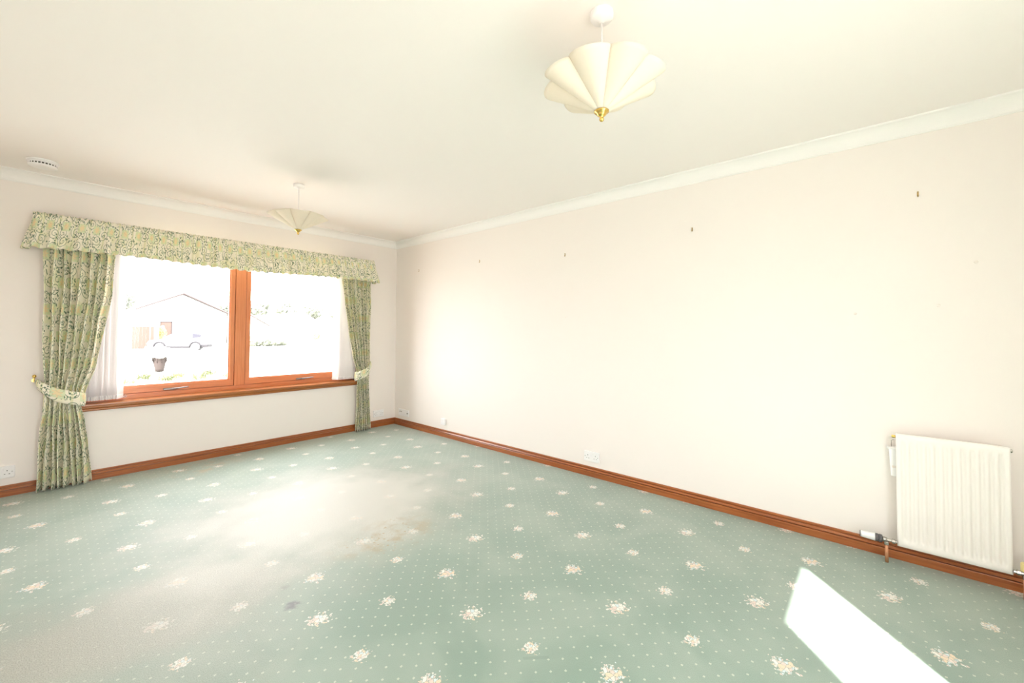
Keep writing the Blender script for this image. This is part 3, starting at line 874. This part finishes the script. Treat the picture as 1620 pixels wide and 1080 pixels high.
M['lawn'] = plain('lawn_and_drive', (0.36, 0.36, 0.33), 0.95, 0.25, 0.35)
def leafmat(name, a, b):
    g = NG(name)
    f = g.noise(g.pos(), 6, 3)
    return g.done(g.bsdf(g.mix(g.step(f, 0.35, 0.65), a, b), 0.8))
M['leaf'] = leafmat('green_leaves', (0.09, 0.11, 0.05), (0.16, 0.17, 0.09))
M['gold'] = leafmat('golden_leaves', (0.20, 0.18, 0.07), (0.32, 0.29, 0.12))
M['hazegreen'] = leafmat('far_leaves', (0.06, 0.068, 0.055), (0.12, 0.13, 0.10))
M['blossom'] = leafmat('white_blossom', (0.40, 0.42, 0.36), (0.75, 0.73, 0.70))
M['bark'] = plain('bark', (0.10, 0.08, 0.06), 0.9)
GZ = -0.42
struct(MB().box(-60, 120, YF+T, 260, GZ-0.2, GZ), 'ground', 'lawn', 'sunlit pale drive and lawn outside the window', 'ground')
struct(MB().box(-40, 60, -60, YW-0.02, GZ-0.2, GZ), 'ground_back', 'lawn', 'sunlit garden ground behind the house', 'ground')

# bungalow
HY = 50.0
hs = thing('bungalow', 'white gabled bungalow across the road seen through the left pane', 'house', (9.0, HY, GZ))
def prism(m, pts, y0, y1):
    b = len(m.v); k = len(pts)
    m.v += [(x, y0, z) for x, z in pts]+[(x, y1, z) for x, z in pts]
    for i in range(k): m.face((b+i, b+(i+1) % k, b+k+(i+1) % k, b+k+i))
    m.face([b+i for i in range(k)][::-1]); m.face([b+k+i for i in range(k)])
    return m
prism(MB(), [(-3.0, 0), (3.6, 0), (3.6, 3.25), (0, 4.95), (-3.0, 3.55)], 0, 9).build('wall', 'render', hs)
rf = MB()
for s_, xe, ze in ((-1, -3.45, 3.37), (1, 3.95, 3.12)):
    prism(rf, [(0, 5.02), (xe, ze), (xe, ze+0.12), (0, 5.16)], -0.4, 9.3)
rf.build('roof', 'rooftile', hs)
for s_, xe, ze in ((-1, -3.45, 3.37), (1, 3.95, 3.12)):
    prism(MB(), [(0, 4.98), (xe, ze-0.04), (xe, ze+0.06), (0, 5.08)], -0.46, -0.41).build('bargeboard', 'fascia', hs)
dr = MB().box(-1.60, -0.82, -0.05, -0.005, 0.0, 2.28).build('front_door', 'brown_door', hs)
MB().box(-1.66, -1.58, -0.07, -0.006, 0.0, 2.36).box(-0.84, -0.76, -0.07, -0.006, 0.0, 2.36).box(-1.66, -0.76, -0.07, -0.006, 2.28, 2.36).build('door_frame', 'fascia', dr)
MB().box(-1.42, -1.30, -0.06, -0.04, 0.5, 2.05).build('door_pane', 'darkpane', dr)
gw = thing('garage', 'flat-roofed garage with brown door beside the white bungalow', 'garage', (5.6, 45.0, GZ))
MB().box(-1.4, 0.95, 0, 4.2, 0, 2.45).build('wall', 'render', gw)
for k in range(6):
    x = -0.72+0.22*k
    if k < 5: MB().box(x, x+0.20, -0.04, -0.003, 0.0, 1.86).build('door_board', 'brown_door', gw)
MB().box(0.42, 0.64, -0.08, -0.003, 0.0, 1.86).build('post', 'brown_door', gw)
MB().box(-1.5, 1.05, -0.15, 4.3, 2.45, 2.58).build('roof', 'render', gw)

# car, side on, nose to the left
car = thing('car', 'silver estate car parked in front of the white bungalow', 'car', (7.35, 41.2, GZ), math.radians(-24))
car.scale = (0.86, 0.86, 0.9)
PR = [(-2.15, 0.30), (-2.20, 0.62), (-2.05, 0.86), (-1.20, 0.98), (-0.55, 1.40), (0.10, 1.52), (1.30, 1.52), (1.85, 1.44), (2.12, 1.00), (2.20, 0.80), (2.18, 0.34), (1.85, 0.30)]
cb = MB()
b0 = len(cb.v); n_ = len(PR)
for yy, k in ((-0.84, 0), (-0.86, 1), (0.86, 1), (0.84, 0)):
    for x, z in PR:
        ins = 0.16*max(0, (z-0.95)/0.55)
        cb.v.append((x, yy-math.copysign(ins, yy), z))
for r_ in range(3):
    for i in range(n_):
        j = (i+1) % n_
        cb.face((b0+r_*n_+i, b0+r_*n_+j, b0+(r_+1)*n_+j, b0+(r_+1)*n_+i))
cb.face([b0+i for i in range(n_)][::-1]); cb.face([b0+3*n_+i for i in range(n_)])
cb.build('body', 'carpaint', car)
def side_poly(pts, y, name, mat):
    m = MB()
    for yy in (y, y-0.012): m.v += [(x, yy+0.16*max(0, (z-0.95)/0.55), z) for x, z in pts]
    k = len(pts)
    m.face(range(k)); m.face([k+i for i in range(k)][::-1])
    for i in range(k): m.face((i, (i+1) % k, k+(i+1) % k, k+i))
    return m.build(name, mat, car)
side_poly([(-0.98, 1.02), (-0.48, 1.36), (0.02, 1.44), (0.02, 1.02)], -0.862, 'side_window', 'carpaint')
side_poly([(1.02, 1.06), (1.02, 1.44), (1.35, 1.44), (1.72, 1.36), (1.60, 1.14)], -0.862, 'rear_quarter_window', 'carglass')
MB().box(-0.9, 0.86, -0.88, -0.60, 0.18, 0.36).build('underbody_shadow', 'tyre', car)  # black strip stands in for the shadow under the car
MB().bbox(1.62, 2.23, -0.88, 0.88, 0.24, 0.50, 0.05).build('rear_bumper', 'tyre', car)
MB().bbox(1.98, 2.20, -0.80, -0.70, 0.84, 1.06, 0.02, 1).build('tail_lamp', 'redlens', car)
for x in (-1.32, 1.28):
    for s_ in (-1, 1):
        wh = MB().lathe([(0.20, -0.11), (0.31, -0.10), (0.325, -0.05), (0.325, 0.05), (0.31, 0.10), (0.20, 0.11)], (x, s_*0.77, 0.325), 'y', 28).build('wheel', 'alloy', car)
        MB().lathe([(0.235, -0.118), (0.24, -0.114)], (x, s_*0.77, 0.325), 'y', 24).build('rim', 'alloy', wh)
        for q in range(5):
            a = q*2*PI/5
            MB().tube([(x+0.05*math.cos(a), s_*0.77-0.12, 0.325+0.05*math.sin(a)), (x+0.19*math.cos(a), s_*0.77-0.12, 0.325+0.19*math.sin(a))], 0.018, 5).build('spoke_gap', 'tyre', wh)
    ar = MB()
    pts = []
    for q in range(13):
        a = PI*q/12
        pts.append((x+0.40*math.cos(a), -0.875, 0.325+0.40*math.sin(a)))
    ar.tube(pts, 0.08, 6)
    ar.build('arch_shadow', 'tyre', car)  # black tube painted in for the shadow inside the arch

# planting
def clump(m, c, r, seed, sub=3, squash=1.0, rough=0.28):
    bm = bmesh.new(); bmesh.ops.create_icosphere(bm, subdivisions=sub, radius=1)
    rnd = random.Random(seed); ph = [rnd.uniform(0, 6) for _ in range(6)]
    for v in bm.verts:
        d_ = v.co.normalized()
        k = 1+rough*(math.sin(5*d_.x+ph[0])*math.sin(4*d_.y+ph[1])+0.6*math.sin(9*d_.z+ph[2])*math.sin(8*d_.x+ph[3]))+rnd.uniform(-0.10, 0.10)
        v.co = Vector((c[0]+d_.x*r*k, c[1]+d_.y*r*k, c[2]+d_.z*r*k*squash))
    return m.bm(bm, False)
def tree(name, label, cat, loc, h, r, mat, group=None, seed=1, trunk=True, squash=1.0):
    t = thing(name, label, cat, loc, 0, group)
    rnd = random.Random(seed); m = MB()
    for k in range(7):
        a = rnd.uniform(0, 2*PI); q = rnd.uniform(0, 0.55)*r
        clump(m, (q*math.cos(a), q*math.sin(a), h-r*squash*rnd.uniform(0.5, 1.3)), r*rnd.uniform(0.45, 0.7), seed*10+k, 3, squash)
    m.build('foliage', mat, t)
    if trunk: MB().tube([(0, 0, 0), (0.05, 0, h*0.4), (0, 0.05, h*0.7)], [0.14*r/1.5, 0.11*r/1.5, 0.06*r/1.5], 8).build('trunk', 'bark', t)
    return t
tree('golden_conifer', 'golden conifer beside the bungalow front door', 'shrub', (7.25, 48.3, GZ), 1.75, 0.42, 'gold', None, 5, True, 1.9)
tree('golden_shrub', 'yellow-green shrub left of the garage door', 'shrub', (3.20, 36.0, GZ), 1.5, 0.45, 'gold', None, 6, True, 1.5)
tree('garden_tree', 'pale green tree behind the garage', 'tree', (6.25, 64.0, GZ), 5.8, 1.3, 'hazegreen', 'trees behind the bungalow', 7)
tree('garden_tree', 'tree showing over the right slope of the bungalow roof', 'tree', (14.9, 59.0, GZ), 5.2, 1.1, 'hazegreen', 'trees behind the bungalow', 8)
far = [(34.5, 8.6), (38.5, 8.9), (42, 8.6), (45.5, 8.4), (49, 8.2), (52.5, 8.0), (56, 7.6)]
names = ['leftmost', 'second', 'third', 'middle', 'fifth', 'sixth', 'rightmost']
for i, (x, h) in enumerate(far):
    tree('far_tree', '%s of the hazy trees on the skyline in the right pane' % names[i], 'tree', (x, 116+6*(i % 2), GZ), h-GZ, 2.0, 'hazegreen', 'hazy skyline trees', 20+i)
# far houses in the right pane
for i, (x, hz, lab) in enumerate([(17.6, 3.9, 'far white house left of the other in the right pane'), (25.0, 4.0, 'far white house right of the other in the right pane')]):
    t = thing('far_house', lab, 'house', (x, 62.0, GZ), 0, 'far white houses')
    prism(MB(), [(-2.6, 0), (2.6, 0), (2.6, 2.3), (0, hz), (-2.6, 2.3)], 0, 7).build('wall', 'render', t)
    prism(MB(), [(0, hz+0.05), (-3.0, 2.1), (-3.0, 2.25), (0, hz+0.2), (3.0, 2.25), (3.0, 2.1)], -0.3, 7.2).build('roof', 'render', t)
    prism(MB(), [(0, hz+0.0), (3.0, 2.05), (3.0, 2.2), (0, hz+0.15)], -0.36, -0.31).build('bargeboard', 'fascia' if i == 0 else 'rooftile', t)
    for wx in (-1.7, -0.4):
        f_ = MB().box(wx, wx+0.7, -0.05, -0.003, 1.0, 1.9).build('window', 'rooftile', t)
hd = MB()
for k in range(6): clump(hd, (k*0.55-1.4, random.uniform(-0.1, 0.1), 0.52), 0.55, 60+k, 3, 0.95, 0.15)
o = hd.build('hedge', 'hazegreen', None, (15.2, 46.0, GZ)); tag(o, 'clipped grey-green hedge in front of the far houses', 'hedge')
tree('round_shrub', 'small round shrub right of the hedge in the right pane', 'shrub', (24.4, 56.0, GZ), 1.5, 0.6, 'leaf', None, 33)

# wicker planter with white blossom
pl = thing('wicker_planter', 'tapered brown wicker planter filled with white blossom in the garden', 'planter', (3.05, 20.6, GZ))
MB().lathe([(0.13, 0.02), (0.15, 0.14), (0.19, 0.36), (0.215, 0.50), (0.235, 0.52), (0.235, 0.55)], n=20).build('pot', 'wicker', pl)
m = MB()
for k in range(9):
    a = k*0.7; clump(m, (0.33*math.cos(a)*(k % 3)/2, 0.2*math.sin(a), 0.72+0.05*(k % 2)), 0.20, 80+k, 2)
m.build('blossom', 'blossom', pl)
for k in range(9):
    a = k*2*PI/9
    MB().tube([(0.19*math.cos(a), 0.19*math.sin(a), 0.36), (0.236*math.cos(a), 0.236*math.sin(a), 0.51)], 0.012, 5).build('wicker_stave', 'wicker', pl)
# flowering plants in the bed under the window line
def plant(loc, h, n, seed, label, mat, fl_):
    t = thing('bedding_plant', label, 'plant', loc, 0, 'low flowering plants in the garden bed')
    rnd = random.Random(seed); m = MB(); f = MB()
    for k in range(n):
        a = rnd.uniform(0, 2*PI); l = h*rnd.uniform(0.35, 1.0); lean = rnd.uniform(0.2, 0.8)
        root = Vector((rnd.uniform(-0.18, 0.18), rnd.uniform(-0.15, 0.15), 0))
        tip = root+Vector((math.cos(a)*lean*h, math.sin(a)*lean*h, l)); sd = Vector((-math.sin(a), math.cos(a), 0))*0.018
        mid = root.lerp(tip, 0.55)+Vector((0, 0, 0.02)); b = len(m.v)
        m.v += [tuple(root), tuple(mid+sd), tuple(tip), tuple(mid-sd)]; m.face((b, b+1, b+2, b+3))
        if k % 4 == 0:
            for q in range(5):
                w_ = q*2*PI/5; b = len(f.v)
                f.v += [tuple(tip), tuple(tip+Vector((0.03*math.cos(w_), 0.03*math.sin(w_), 0.012))), tuple(tip+Vector((0.03*math.cos(w_+1), 0.03*math.sin(w_+1), 0.012)))]
                f.face((b, b+1, b+2))
    m.build('leaves', mat, t); f.build('flowers', fl_, t)
spots = [(1.75, 16.6), (2.20, 17.7), (2.60, 16.6), (3.08, 17.7), (3.45, 16.6), (3.95, 17.7), (4.32, 16.6)]
od = ['leftmost', 'second', 'third', 'fourth', 'fifth', 'sixth', 'rightmost']
for i, (x, y) in enumerate(spots):
    plant((x, y, GZ), 0.22+0.04*(i % 3), 80, 100+i, '%s low flowering plant in the garden bed, counted from the left' % od[i], 'gold' if i % 3 == 0 else 'leaf', 'redlens' if i % 2 else 'gold')
